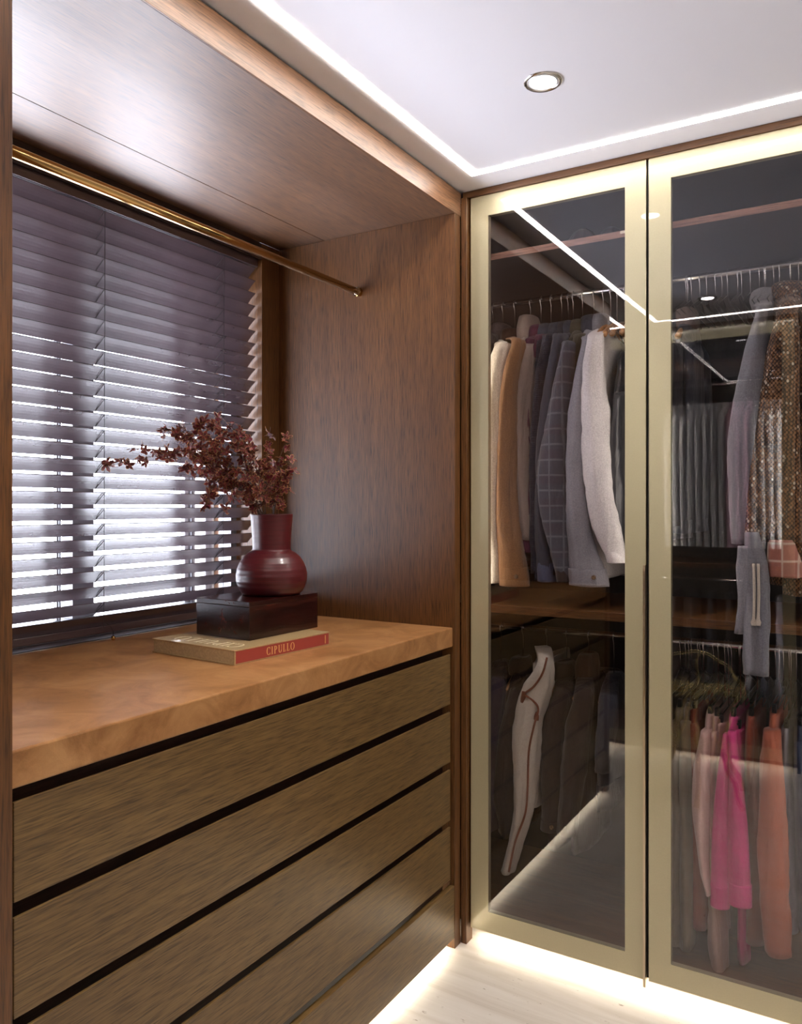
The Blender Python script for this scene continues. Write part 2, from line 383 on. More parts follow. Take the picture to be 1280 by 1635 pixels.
door(wr, -1.1337, -.5812, YD, 1, pull=(.030, 1.233))
door(wr, -.5712, -.0190, YD, 1, xr=.060)
door(wr, -.0090, .5430, YD, 1)
door(wr, .5530, 1.106, YD, 1)
part('gap_shade_strip', M['gap_shade'], wr, -.5799, -.5725, YD+.012, YD+.018, .05, 2.388, bevel=0)  # black strips put in the door gaps to paint their shade
part('gap_shade_strip', M['gap_shade'], wr, -.0175, -.0105, YD+.012, YD+.018, .05, 2.388, bevel=0)

ow = thing('opposite_wardrobe', (-1.2, -.3, 0), 'second glass-door wardrobe across the passage, seen only mirrored in the doors', 'wardrobe')
XO = -.372
part('top_fascia', M['oak_x'], ow, -2.19, XO, -.02, .004, 2.3905, HC-.0005)
part('top_panel', M['carcass'], ow, -2.19, XO-.02, -.62, -.023, 2.372, 2.390)
part('back_panel', M['carcass'], ow, -2.19, XO, -.64, -.62, .05, 2.389)
part('end_panel', M['black_metal'], ow, XO-.018, XO, -.62, .004, 0, 2.389)
part('base_panel', M['oak_x'], ow, -2.19, XO-.02, -.62, -.023, .05, .072)
part('plinth', M['walnut_dark'], ow, -2.19, XO-.02, -.6, -.10, 0, .05)
part('shelf', M['oak_x'], ow, -2.19, XO-.02, -.62, -.06, 2.201, 2.221); part('shelf', M['oak_x'], ow, -2.19, XO-.02, -.62, -.06, 1.056, 1.081)
for z in (2.118, .975): obj('hanging_rod', rod_tube(bmesh.new(), [(-2.18, -.31, z), (XO-.02, -.31, z)], .0105, 12), M['steel'], ow, True)
M['fill_opp'] = emitter('fill_opposite_wardrobe', (1.0, .92, .82), 42.0)
for x_ in (-1.108, XO-.062): part('added_fill_strip', M['fill_opp'], ow, x_, x_+.010, -.045, -.030, .10, 2.36, bevel=0)  # hidden strips added to brighten the mirrored shirts
door(ow, -1.134, XO-.022, 0, -1); door(ow, -1.70, -1.142, 0, -1)

# ------------------------------------------------------------------ lights
def strip(name, bm, mat, label, group): return tag(obj(name, bm, mat), label, 'light strip', group)
bm = bmesh.new(); zz = (HC-.0018, HC)
strip('led_strip', bx(-1.078, -1.054, .152, 2.200, *zz), M['led'], 'ceiling light line running along the window niche header', 'ceiling light lines')
strip('led_strip', bx(-1.054, 1.45, 2.176, 2.200, *zz), M['led'], 'ceiling light line running along the tops of the glass wardrobe doors', 'ceiling light lines')
strip('led_strip', bx(-1.054, 1.45, .152, .172, *zz), M['led'], 'ceiling light line running parallel behind the camera, seen mirrored in the doors', 'ceiling light lines')
strip('led_strip', bx(-1.262, -1.242, .172, .69, *zz), M['led'], 'short ceiling light line beside the niche end panel, seen mirrored', 'ceiling light lines')
strip('led_strip', bx(-2.19, -1.242, .152, .172, *zz), M['led'], 'ceiling light line leading into the side passage, seen mirrored', 'ceiling light lines')
strip('floor_led_strip', bx(-1.200, -1.188, .76, 2.24, .0335, .0345), M['led_warm'], 'warm light line under the lowest drawer, washing the floor', 'floor light lines')
strip('floor_led_strip', bx(-1.13, 1.45, 2.350, 2.362, .0470, .0485), M['led_warm'], 'warm light line under the glass wardrobe doors, washing the floor', 'floor light lines')
strip('floor_led_strip', bx(-2.18, XO-.03, -.052, -.040, .0470, .0485), M['led_warm'], 'warm light line under the opposite wardrobe, seen mirrored', 'floor light lines')
for x_, lab, z_ in ((-1.122, 'left wall of the wardrobe', 1.10), (-.5762, 'first door gap', 1.10), (-.0142, 'second door gap', .3), (.548, 'third door gap', .3)):
    strip('added_fill_strip', bx(x_-.0012, x_+.006, 2.340, 2.354, z_, 2.17), M['fill_inner'], 'added fill light hidden inside the wardrobe behind the '+lab, 'added fill lights inside the wardrobe')  # hidden strips added to brighten the hung garments
def downlight(x, y, label):
    t = thing('downlight', (x, y, HC-.004), label, 'ceiling light', 'recessed ceiling downlights')
    obj('trim_ring', lathe(bmesh.new(), [(.0460, HC), (.0455, HC-.003), (.042, HC-.0045), (.038, HC-.003), (.0365, HC-.001), (.036, HC)], x, y, 40), M['steel'], t, True)
    obj('inner_ring', lathe(bmesh.new(), [(.0355, HC-.0005), (.0350, HC-.003), (.0325, HC-.0035), (.0310, HC-.0005)], x, y, 40), M['white_trim'], t, True)
    obj('lens', lathe(bmesh.new(), [(.0300, HC-.0005), (.0295, HC-.002), (.001, HC-.0032)], x, y, 32), M['lamp'], t, True)
    l = bpy.data.lights.new('downlight_beam', 'SPOT'); l.energy = SPOT_W; l.spot_size = math.radians(95); l.spot_blend = .7; l.shadow_soft_size = .025; l.color = (1, .93, .84)
    lo = bpy.data.objects.new('downlight_beam', l); C.objects.link(lo); lo.location = (x, y, HC-.012)
downlight(-.694, 1.800, 'recessed round downlight with a chrome ring in the ceiling')
downlight(-.730, .550, 'second recessed downlight, nearer the opposite wardrobe, seen mirrored in the glass')
downlight(.45, 1.80, 'added unseen downlight to the right, brightening the ceiling'); downlight(.45, .55, 'added unseen downlight above the camera, brightening the ceiling')  # unseen pair added for more bounced light on the ceiling

# ------------------------------------------------------------------ book, box, vase
def quad_box(bm, p, ex, ey, z0, z1):
    """box on a rotated footprint: corner p, edge vectors ex, ey"""
    vs = []
    for z in (z0, z1):
        for a, b in ((0, 0), (1, 0), (1, 1), (0, 1)):
            q = Vector(p)+ex*a+ey*b; vs.append(bm.verts.new((q.x, q.y, z)))
    for f in ((0, 3, 2, 1), (4, 5, 6, 7), (0, 1, 5, 4), (1, 2, 6, 5), (2, 3, 7, 6), (3, 0, 4, 7)): bm.faces.new([vs[i] for i in f])
    return bm
ZC = 1.0167
P0 = Vector((-1.337, 1.436, 0)); ES = Vector((.024, .352, 0)); EL = Vector((-.309, .021, 0))
us, ul = ES.normalized(), EL.normalized()
bk = thing('book', P0+ES/2+EL/2+Vector((0, 0, ZC)), 'thick tan hardback book with a red spine, under the dark wooden box', 'book')
m_cover, nt, p = new_mat('tan_book_cloth'); v = coords(nt, (1, 1, 1)); nt.links.new(ramp(nt, tex_noise(nt, v, 300, 2), [(.3, (.40, .27, .12)), (.7, (.48, .34, .17))]).outputs[0], p.inputs['Base Color']); p.inputs['Roughness'].default_value = .45; p.inputs['Coat Weight'].default_value = .5; p.inputs['Coat Roughness'].default_value = .06
m_page = plain('page_edges', (.45, .33, .18), .6, nscale=200, namt=.15, coat=.3)
m_red = plain('red_spine_label', (.33, .045, .035), .35, coat=.4)
m_gold = plain('gilt_lettering', (.80, .47, .17), .4)
m_pale = plain('pale_gilt_lettering', (.80, .70, .48), .35)
obj('cover', quad_box(bmesh.new(), P0, ES, EL, ZC+.0330, ZC+.0365), m_cover, bk, bevel=.001)
obj('cover', quad_box(bmesh.new(), P0, ES, EL, ZC, ZC+.0030), m_cover, bk, bevel=.001)
obj('spine', quad_box(bmesh.new(), P0, ES, EL.normalized()*.004, ZC+.0030, ZC+.0330), m_cover, bk)
obj('page_block', quad_box(bmesh.new(), P0+us*.0015+ul*.004, us*(.352-.003), ul*(.309-.008), ZC+.0030, ZC+.0330), m_page, bk)
obj('spine_label', quad_box(bmesh.new(), P0+us*.004-ul*.0005, us*.345, ul*.0006, ZC+.0035, ZC+.0330), m_red, bk)
def glyph(ch):
    """serif capitals in a unit-high box: list of convex quads and the advance"""
    q = []
    def rect(x0, y0, x1, y1): q.append([(x0, y0), (x1, y0), (x1, y1), (x0, y1)])
    def stem(x, wd=.13, serif=.07): rect(x, 0, x+wd, 1); rect(x-serif, 0, x+wd+serif, .045); rect(x-serif, .955, x+wd+serif, 1)
    def arc(cx, cy, ro, so, ri, si, a0, a1, n=18, sh=0):
        for i in range(n):
            t, u_ = [math.radians(a0+(a1-a0)*k/n) for k in (i, i+1)]
            q.append([(cx+ro*math.cos(t), cy+so*math.sin(t)), (cx+ro*math.cos(u_), cy+so*math.sin(u_)), (cx+sh+ri*math.cos(u_), cy+si*math.sin(u_)), (cx+sh+ri*math.cos(t), cy+si*math.sin(t))])
    if ch == 'C': arc(.36, .5, .36, .52, .23, .48, 42, 318); rect(.60, .68, .64, .99); rect(.60, .01, .64, .30); return q, .74
    if ch == 'O': arc(.38, .5, .38, .52, .25, .48, 0, 360, 28); return q, .86
    if ch == 'I': stem(.08); return q, .38
    if ch == 'P': stem(.08); arc(.21, .73, .34, .27, .21, .23, -90, 90, 12); return q, .66
    if ch == 'U': rect(.08, .28, .21, 1); rect(.01, .955, .28, 1); rect(.58, .28, .63, 1); rect(.51, .955, .70, 1); arc(.355, .30, .275, .32, .145, .27, 180, 360, 12); return q, .78
    if ch == 'L': stem(.08); rect(.08, 0, .50, .05); rect(.46, 0, .50, .26); return q, .60
def lettering(name, text, org, dx, dy, nrm, h, mat, parent, track=.1):
    bm = bmesh.new(); x = 0
    for ch in text:
        qs, adv = glyph(ch)
        for qd in qs:
            a = [bm.verts.new(org+dx*((x+i)*h)+dy*(j*h)) for i, j in qd]; b = [bm.verts.new(v_.co+nrm*.0004) for v_ in a]
            bm.faces.new(a); bm.faces.new(b[::-1])
            for k in range(4): bm.faces.new((a[k], a[(k+1) % 4], b[(k+1) % 4], b[k]))
        x += adv+track
    return obj(name, bm, mat, parent), x*h
lettering('spine_title', 'CIPULLO', P0+us*.108-ul*.0006+Vector((0, 0, ZC+.0085)), us, Vector((0, 0, 1)), -ul, .0195, m_gold, bk, .12)
lettering('cover_title', 'CIPULLO', P0+us*.073+ul*.030+Vector((0, 0, ZC+.0366)), ul, -us, Vector((0, 0, 1)), .048, m_pale, bk, .06)
bm = bmesh.new()
for k in range(7): quad_box(bm, P0+us*.3325-ul*.0010+Vector((0, 0, 0)), us*.0035, ul*.0006, ZC+.007+k*.0033, ZC+.0092+k*.0033)
obj('spine_mark', bm, m_gold, bk)

ZB = ZC+.0367
A0 = Vector((-1.397, 1.556, 0)); BX = Vector((-.200, .011, 0)); BY = Vector((.0075, .2792, 0))
t = thing('wooden_box', A0+BX/2+BY/2+Vector((0, 0, ZB)), 'glossy dark rosewood box lying on the tan book, under the red vase', 'box')
obj('box_body', quad_box(bmesh.new(), A0, BY, BX, ZB, ZB+.086), M['rosewood'], t, bevel=.001)
obj('lid', quad_box(bmesh.new(), A0, BY, BX, ZB+.0864, ZB+.1000), M['rosewood'], t, bevel=.0012)
ZV = ZB+.1002; VC = Vector((-1.477, 1.737, 0))
prof = [(.020, ZV), (.070, ZV), (.080, ZV+.002), (.0865, ZV+.008), (.0945, ZV+.022), (.0990, ZV+.040), (.0995, ZV+.055), (.0965, ZV+.072), (.0895, ZV+.090), (.079, ZV+.105), (.066, ZV+.1165), (.0570, ZV+.121), (.0535, ZV+.1245), (.0530, ZV+.130), (.0545, ZV+.160), (.0570, ZV+.195), (.0592, ZV+.2235), (.0588, ZV+.2250), (.0565, ZV+.2245), (.054, ZV+.195), (.0505, ZV+.14), (.04, ZV+.125)]
pr = []
for (r0, z0), (r1, z1) in zip(prof, prof[1:]):
    n = max(1, int(math.hypot(r1-r0, z1-z0)/.0022))
    for k in range(n):
        f = k/n; rr, zk = r0+(r1-r0)*f, z0+(z1-z0)*f; pr.append((rr + (.00015*math.sin(zk*2200)+.00012*noise.noise(Vector((zk*260, 3, 0))) if zk > ZV+.004 else 0), zk))
m_vase, nt, p = new_mat('oxblood_lacquer')
v = coords(nt, (12, 12, 900)); a = tex_noise(nt, v, 1, 2, .5); nt.links.new(ramp(nt, a, [(.3, (.050, .004, .007)), (.7, (.105, .009, .012))]).outputs[0], p.inputs['Base Color'])
p.inputs['Roughness'].default_value = .36; p.inputs['Coat Weight'].default_value = .12; p.inputs['Coat Roughness'].default_value = .1; bump(nt, a, p, .3, .0004)
tag(obj('vase', lathe(bmesh.new(), pr, VC.x, VC.y, 72), m_vase, smooth=True), 'oxblood red ribbed vase with round belly and wide neck on the box', 'vase')

# dried orchid sprays in the vase
m_pet, nt, p = new_mat('dried_petal')
at = N(nt, 'ShaderNodeAttribute', attribute_name='edge'); v = coords(nt, (1, 1, 1)); a = tex_noise(nt, v, 160, 2)
inner = ramp(nt, a, [(.35, (.045, .007, .007)), (.58, (.17, .014, .016)), (.78, (.32, .035, .035))]).outputs[0]
fc = ramp(nt, at.outputs['Fac'], [(.50, (0, 0, 0)), (.85, (1, 1, 1))]).outputs[0]
nt.links.new(mixc(nt, fc, inner, (.46, .23, .08)), p.inputs['Base Color']); p.inputs['Roughness'].default_value = .6
m_lip = plain('magenta_lip', (.16, .010, .022), .5, nscale=120, namt=.4); m_stem = plain('brown_stem', (.10, .045, .028), .6, nscale=80, namt=.3)
def blossom_mesh(seed):
    rnd = random.Random(seed); bm = bmesh.new(); lay = bm.verts.layers.float.new('edge')
    def petal(ang, L, wd, lift, curl, mi=0):
        ca, sa = math.cos(ang), math.sin(ang); prev = None
        for k, (f, wk) in enumerate(((0, .12), (.35, .9), (.7, 1.0), (1.0, .18))):
            row = []
            for sgn in (-1, -.45, .45, 1):
                x, y = L*f, wd*wk*sgn; z = L*(lift*f - curl*f*f) + (abs(sgn)**2)*wd*.25*rnd.uniform(.4, 1.3)
                v_ = bm.verts.new((x*ca-y*sa, x*sa+y*ca, z)); v_[lay] = 1.0 if (abs(sgn) == 1 or k == 3) else 0.0; row.append(v_)
            if prev:
                for j in range(3): fc_ = bm.faces.new((prev[j], prev[j+1], row[j+1], row[j])); fc_.material_index = mi
            prev = row
    for i in range(5): petal(2*math.pi*i/5+rnd.uniform(-.2, .2), .0165*rnd.uniform(.85, 1.15), .0047*rnd.uniform(.8, 1.2), rnd.uniform(.3, .8), rnd.uniform(.2, .9))
    petal(rnd.uniform(-.3, .3)+math.pi*1.1, .010, .0062, .9, .2, 1)
    me = bpy.data.meshes.new('blossom'); bm.to_mesh(me); bm.free(); me.materials.append(m_pet); me.materials.append(m_lip); return me
blooms = [blossom_mesh(s) for s in range(8)]
sprays = [ # tip px, py, depth, via px, py, blossoms, label detail
 (163, 745, 2.13, 300, 722, 22, 'longest spray, reaching farthest left across the blind with drooping tip'),
 (212, 712, 2.20, 320, 730, 17, 'spray ending just above the longest left-reaching one'),
 (250, 684, 2.16, 330, 700, 18, 'left spray curling upward at its tip above the slat gaps'),
 (288, 700, 2.26, 350, 735, 18, 'spray behind the left fan, ending between the upper slats'),
 (312, 672, 2.18, 372, 700, 17, 'high spray pointing up and left over the blind'),
 (352, 664, 2.24, 395, 715, 18, 'highest spray, standing above the middle of the bunch'),
 (388, 690, 2.12, 405, 730, 20, 'upright spray left of the window casing'),
 (432, 682, 2.20, 425, 740, 20, 'upright spray crossing in front of the window casing'),
 (460, 694, 2.27, 440, 750, 18, 'tall right-hand spray beside the side panel'),
 (468, 735, 2.16, 450, 765, 20, 'spray leaning right, ending nearest the side panel'),
 (462, 778, 2.20, 448, 792, 14, 'short spray low on the right of the bunch'),
 (327, 806, 2.14, 345, 770, 17, 'spray drooping low on the left of the vase'),
 (330, 760, 2.22, 362, 765, 18, 'mid-height spray filling the left of the bunch'),
 (284, 748, 2.15, 345, 752, 12, 'spray with one magenta blossom low on the left'),
 (356, 818, 2.10, 376, 790, 14, 'shortest spray hanging over the rim on the left'),
 (410, 735, 2.10, 418, 780, 20, 'front spray in the thick of the bunch'),
 (382, 752, 2.16, 400, 785, 20, 'dense spray just above the vase mouth'),
 (440, 742, 2.30, 432, 785, 16, 'rear spray behind the thick of the bunch'),
]
rnd = random.Random(11)
for i, (px, py, w_, vx, vy, nb, lab) in enumerate(sprays):
    nb = int(nb*(1.5 if px < 330 else 1.0))
    tip = at_w(px, py, w_); via = at_w(vx, vy, (w_+2.2)/2)
    ang = rnd.uniform(0, 6.28); s0 = VC + Vector((.015*math.cos(ang), .015*math.sin(ang), ZV+.06))
    dirv = Vector((via.x-VC.x, via.y-VC.y, 0)); dirv = dirv/max(dirv.length, .05)
    rim = VC + dirv*.036 + Vector((rnd.uniform(-.01, .01), rnd.uniform(-.01, .01), ZV+.228))
    P = [Vector(q) for q in catmull([s0, rim, via*.6+rim*.4+Vector((0, 0, .012)), via, tip], 7)]
    t = thing('flower_spray', (VC.x, VC.y, ZV+.228), 'dried dark red orchid: '+lab, 'flower', 'dried orchid sprays in the red vase')
    bm = rod_tube(bmesh.new(), P, [.0016-.0010*k/len(P) for k in range(len(P))], 6)
    centers = []
    for b in range(nb):
        f = .38+.62*((b+.5)/nb)**.72 if px < 330 else .30+.70*((b+.5)/nb)
        q = f*(len(P)-1); k = min(int(q), len(P)-2); c0 = P[k].lerp(P[k+1], q-k)
        rr = .020*(1.25-.7*f) if px > 300 else .013
        c = c0 + Vector((rnd.gauss(0, 1), rnd.gauss(0, 1), rnd.gauss(0, 1))).normalized()*rr*rnd.uniform(.6, 1.3)
        if c.z < ZV+.235: c.z = ZV+.235+rnd.uniform(0, .01)
        rod_tube(bm, [c0, c0.lerp(c, .6)+Vector((0, 0, .003)), c], .0006, 4); centers.append(c)
    obj('stem', bm, m_stem, t)
    for c in centers:
        o = bpy.data.objects.new('blossom', blooms[rnd.randrange(8)]); C.objects.link(o); o.parent = t; o.location = c-Vector(t.location)
        o.rotation_euler = (rnd.uniform(0, 6.28), rnd.uniform(-1.2, 1.2), rnd.uniform(0, 6.28)); s_ = rnd.uniform(.72, 1.15)*(1.12 if px < 330 else 1); o.scale = (s_,)*3

# ------------------------------------------------------------------ fabrics
def fabric(name, col, kind='wool', col2=None):
    m, nt, p = new_mat(name); p.inputs['Roughness'].default_value = .9; p.inputs['Specular IOR Level'].default_value = .2
    p.inputs['Sheen Weight'].default_value = .15
    v = coords(nt, (1, 1, 1)); a = tex_noise(nt, v, 500 if kind != 'wool' else 260, 3, .7); g = tex_noise(nt, v, 9, 3)
    lo = tuple(c*.72 for c in col); hi = tuple(min(1, c*1.18) for c in col)
    c = mixc(nt, .3, ramp(nt, a, [(.35, lo), (.65, hi)]).outputs[0], ramp(nt, g, [(.3, lo), (.7, hi)]).outputs[0])
    h = a
    if kind == 'plaid':
        out = None
        for d, sc in (('X', 26), ('Z', 20.5)):
            wv = N(nt, 'ShaderNodeTexWave', wave_type='BANDS', bands_direction=d); setin(wv, Scale=sc*.32, Distortion=.25, Detail=2); nt.links.new(v, wv.inputs['Vector'])
            r1 = ramp(nt, wv.outputs['Fac'], [(.93, (0, 0, 0)), (1.0, (1, 1, 1))]).outputs[0]
            c = mixc(nt, r1, c, col2)
        wv = N(nt, 'ShaderNodeTexWave', wave_type='BANDS', bands_direction='Z'); setin(wv, Scale=4.1, Phase_Offset=2.2, Distortion=.2); nt.links.new(v, wv.inputs['Vector'])
        c = mixc(nt, ramp(nt, wv.outputs['Fac'], [(.5, (0, 0, 0)), (.8, (.22, .22, .22))]).outputs[0], c, (.075, .035, .05))
    if kind == 'tweed':
        mp = N(nt, 'ShaderNodeMapping'); mp.inputs['Rotation'].default_value = (0, .72, 0); mp.inputs['Scale'].default_value = (150, 110, 120); nt.links.new(v, mp.inputs[0])
        vo = N(nt, 'ShaderNodeTexVoronoi'); setin(vo, Scale=1.0, Randomness=.25); nt.links.new(mp.outputs[0], vo.inputs['Vector'])
        sp = N(nt, 'ShaderNodeSeparateColor'); nt.links.new(vo.outputs['Color'], sp.inputs[0])
        cells = ramp(nt, sp.outputs[0], [(.0, (.10, .045, .018)), (.45, (.20, .095, .035)), (.88, (.26, .13, .055)), (.96, (.50, .42, .32))]).outputs[0]
        ed = ramp(nt, vo.outputs['Distance'], [(.35, (1, 1, 1)), (.62, (.10, .08, .07))]).outputs[0]
        c = mixc(nt, 1.0, cells, ed, 'MULTIPLY'); h = ed
    if kind == 'rib':
        wv = N(nt, 'ShaderNodeTexWave', wave_type='BANDS', bands_direction='Z'); setin(wv, Scale=55, Distortion=.5); nt.links.new(v, wv.inputs['Vector']); h = wv.outputs['Fac']
    nt.links.new(c, p.inputs['Base Color'])
    if kind == 'nylon': p.inputs['Roughness'].default_value = .38; p.inputs['Specular IOR Level'].default_value = .95
    b1 = bump(nt, h, p, .6 if kind in ('tweed', 'rib') else .35, .0015 if kind in ('tweed', 'rib') else .0008)
    fv = coords(nt, (26, 26, 7)); fn = tex_noise(nt, fv, 1.0, 3, .55, .6)      # soft creases in the cloth
    b2 = N(nt, 'ShaderNodeBump'); setin(b2, Strength=.75, Distance=.010); nt.links.new(fn, b2.inputs['Height']); nt.links.new(b2.outputs[0], b1.inputs['Normal'])
    return m
FB = dict(cream=fabric('cream_wool', (.66, .58, .46)), camel=fabric('camel_wool', (.27, .135, .056)), taupe=fabric('taupe_cotton', (.30, .235, .195), 'cotton'),
 burgundy=fabric('burgundy_knit', (.085, .02, .045)), ink=fabric('ink_rib_knit', (.022, .026, .042), 'rib'), slate=fabric('slate_cotton', (.045, .052, .07), 'cotton'),
 blue=fabric('slate_blue_cuff_cotton', (.09, .105, .17), 'cotton'), plaid=fabric('charcoal_plaid_wool', (.070, .074, .092), 'plaid', (.135, .145, .16)),
 olive=fabric('olive_cotton', (.06, .055, .035), 'cotton'), grey=fabric('light_grey_wool', (.27, .27, .295)), white=fabric('off_white_wool', (.74, .71, .69)),
 black=fabric('black_quilted_nylon', (.016, .017, .022), 'nylon'), mole=fabric('mole_brown_wool', (.14, .105, .10)), darkbrown=fabric('dark_brown_suede', (.07, .035, .022)),
 charcoal=fabric('charcoal_cotton', (.030, .031, .038), 'cotton'), tweed=fabric('brown_bouclé_tweed'.replace('é', 'e'), (.2, .1, .04), 'tweed'), rose=fabric('coral_tweed', (.36, .14, .10), 'plaid', (.55, .42, .34)),
 knit=fabric('mid_grey_knit', (.20, .205, .225)), umber=fabric('umber_cotton', (.036, .025, .022), 'cotton'), plum=fabric('plum_cotton', (.05, .035, .055), 'cotton'),
 ecru=fabric('ecru_cotton', (.62, .57, .48), 'cotton'), rust=fabric('rust_piping', (.22, .075, .04), 'cotton'), pink=fabric('hot_pink_cotton', (.62, .055, .23), 'cotton'),
 palepink=fabric('pale_pink_cotton', (.62, .42, .38), 'cotton'), nude=fabric('dusty_pink_satin', (.42, .24, .20), 'nylon'), coral=fabric('coral_linen', (.40, .115, .065), 'cotton'),
 brick=fabric('brick_red_linen', (.24, .055, .030), 'cotton'), khaki=fabric('khaki_cotton', (.20, .155, .09), 'cotton'), stone=fabric('stone_grey_cotton', (.25, .25, .30), 'cotton'),
 shirt=fabric('grey_shirt_cotton', (.50, .52, .53), 'cotton'), shirtpink=fabric('pink_shirt_cotton', (.62, .38, .50), 'cotton'), denim=fabric('dark_denim', (.03, .04, .075), 'cotton'))
m_button = plain('horn_button', (.20, .13, .08), .2, coat=.5, nscale=200, namt=.5); m_piping = plain('white_piping', (.65, .64, .62), .6)

ZR = 2.118
def hanger(x, label, group, yr=2.62, zr=ZR, wide=.145, steel=False, top=None, wood_lbl=True):
    """hook over the rod and a bowed shoulder bar"""
    zt = (top if top is not None else zr-.085)
    t = thing('clothes_hanger', (x, yr, zt), label, 'hanger', group)
    pts = [(x, yr+.0125*math.cos(a), zr+.0125*math.sin(a)+.0) for a in [math.radians(-30+k*20) for k in range(11)]]
    pts += [(x, yr-.012, zr-.012), (x, yr-.002, zr-.026), (x, yr, zt+.004)]
    obj('hook', rod_tube(bmesh.new(), pts, .0015, 6), M['steel'], t, True)
    bm = bmesh.new()
    if steel:
        rod_tube(bm, [(x, yr-wide, zt-.07), (x, yr-.02, zt+.002), (x, yr+.02, zt+.002), (x, yr+wide, zt-.07), (x, yr-wide, zt-.07)], .0016, 6)
        obj('bar', bm, M['black_metal'], t, True)
    else:
        P = catmull([(x, yr-wide, zt-.058), (x, yr-wide*.55, zt-.022), (x, yr, zt), (x, yr+wide*.55, zt-.022), (x, yr+wide, zt-.058)], 5)
        rod_tube(bm, P, [.0065+.003*abs(2*k/(len(P)-1)-1) for k in range(len(P))], 10); obj('shoulder_bar', bm, M['hanger_wood'], t, True)
    return t

def garment(name, label, cat, mat, neck, sleeve, group=None, yf=2.42, yr=2.62, ztop=1.995, hem=1.17, collar=None, cuff=None, cuffmat=None, button=False, amp=.17, bodyx=.028, seed=None, hang=True, hanglabel=None, sh=.17, collar_h=.05, pocket=False, ribs=False, bodyhem=None, rear=True):
    """a top on a hanger: neck = px of its middle at the rod plane; sleeve = [(px, py, half width px)...] measured on the plane y = yf"""
    seed = seed if seed is not None else random.random()*20
    sl = []
    for px, py, hw in sleeve:
        q = on_y(yf, px, py); w_ = (q-CAM).dot(F); sl.append((q.x, q.z, hw*w_/FPX*1.02))
    nx = on_y(yr, neck, 560).x if neck > 5 else neck
    sx = sl[0][0]; zs_ = sl[0][1]
    t = thing(name, (nx, yr, hem), label, cat, group)
    k = bodyx; s = 1 if yf < yr else -1
    secs = [(nx, yr, ztop, k*.75, .045, 0), (nx*.9+sx*.1, yr, ztop-.018, k*.9, .085, 0), (nx*.75+sx*.25, yr, (ztop+zs_)/2-.01, k, sh*.78, 0), (nx*.7+sx*.3, yr, zs_-.03, k, sh, 0),
            (nx*.7+sx*.3, yr, zs_-.30, k*1.05, sh*1.04, 0), (nx*.7+sx*.3, yr, hem+.08, k*1.15, sh*1.08, 0), (nx*.7+sx*.3, yr, hem, k*1.2, sh*1.1, 0)]
    obj('body', cloth_loft(bmesh.new(), secs, 26, 5, amp, 6, seed), mat, t, True)
    # sleeve: from the shoulder point outwards and down
    def sleeve_mesh(yy, flip, nm):
        bm = bmesh.new(); rows = [(nx*.8+sx*.2, yy+flip*.135, min(ztop-.012, zs_+.062), .016, .016, 0), (nx*.55+sx*.45, yy+flip*.075, zs_+.036, .024, .026, 0)]
        for j, (x, z, hw) in enumerate(sl):
            f = j/(len(sl)-1); rows.append((x, yy-flip*(.012*math.sin(math.pi*f)), z, hw, .040+.012*math.sin(math.pi*min(1, f*1.2)), 0))
        cloth_loft(bm, rows, 28, 7, amp*.85, 4, seed+1)
        return obj(nm, bm, mat, t, True)
    so = sleeve_mesh(yf, s, 'sleeve')
    if rear: sleeve_mesh(2*yr-yf, -s, 'sleeve')
    if cuff:
        (x1, z1, h1), (x0, z0, h0) = sl[-1], sl[-2]; d = Vector((x1-x0, 0, z1-z0)).normalized()
        a = Vector((x1, yf, z1)) - d*cuff; hh = h1*1.10
        rows = [(a.x, yf, a.z, hh*.97, .043, 0), (a.x+d.x*cuff*.5, yf, a.z+d.z*cuff*.5, hh, .045, 0), (x1+d.x*.006, yf, z1+d.z*.006, hh, .044, 0)]
        cu = obj('cuff', cloth_loft(bmesh.new(), rows, 24, 4, amp*.2, 4, seed+1), cuffmat or mat, t, True)
        if button:
            c = Vector((x1+hh*.45, yf-.041, z1-d.z*cuff*.5)); bm = bmesh.new()
            bmesh.ops.create_cone(bm, cap_ends=True, segments=16, radius1=.0075, radius2=.0065, depth=.005, matrix=Matrix.Translation(c) @ Matrix.Rotation(math.pi/2, 4, 'X'))
            obj('button', bm, m_button, cu, bevel=.001)
    if collar:
        cz = ztop-.030
        rows = [(nx, yr-s*.012, cz, k*1.2, .075, 0), (nx, yr-s*.018, cz+collar_h*.5, k*1.35, .070, 0), (nx, yr-s*.016, cz+collar_h, k*1.15, .058, 0), (nx, yr-s*.01, cz+collar_h*1.12, k*.8, .048, 0)]
        obj('collar', cloth_loft(bmesh.new(), rows, 20, 4, .10, 3, seed+2), collar, t, True)
    if pocket:
        j = len(sl)//2; x, z, hw = sl[j]; c = Vector((x-.004, yf-.048, z)); bm = bmesh.new()
        box(bm, c.x-.022, c.x+.022, c.y-.004, c.y+.02, c.z-.012, c.z+.010); obj('pocket_flap', bm, mat, t, bevel=.004)
    if ribs:
        bm = bmesh.new()
        for zz_ in np.arange(hem+.03, zs_-.05, .045):
            cloth_loft(bm, [(nx*.7+sx*.3, yr, zz_+.020, k*.9, sh*1.06, 0), (nx*.7+sx*.3, yr, zz_, k*1.6, sh*1.12, 0), (nx*.7+sx*.3, yr, zz_-.020, k*.9, sh*1.06, 0)], 24, 3, .06, 7, seed, open_end=False)
        tag(obj('quilted_channels', bm, mat, t, True), kind='stuff')
    if hang: hanger(nx, hanglabel or 'hanger of the '+label, group='wooden coat hangers on the upper rod', yr=yr, top=ztop-.012)
    return t

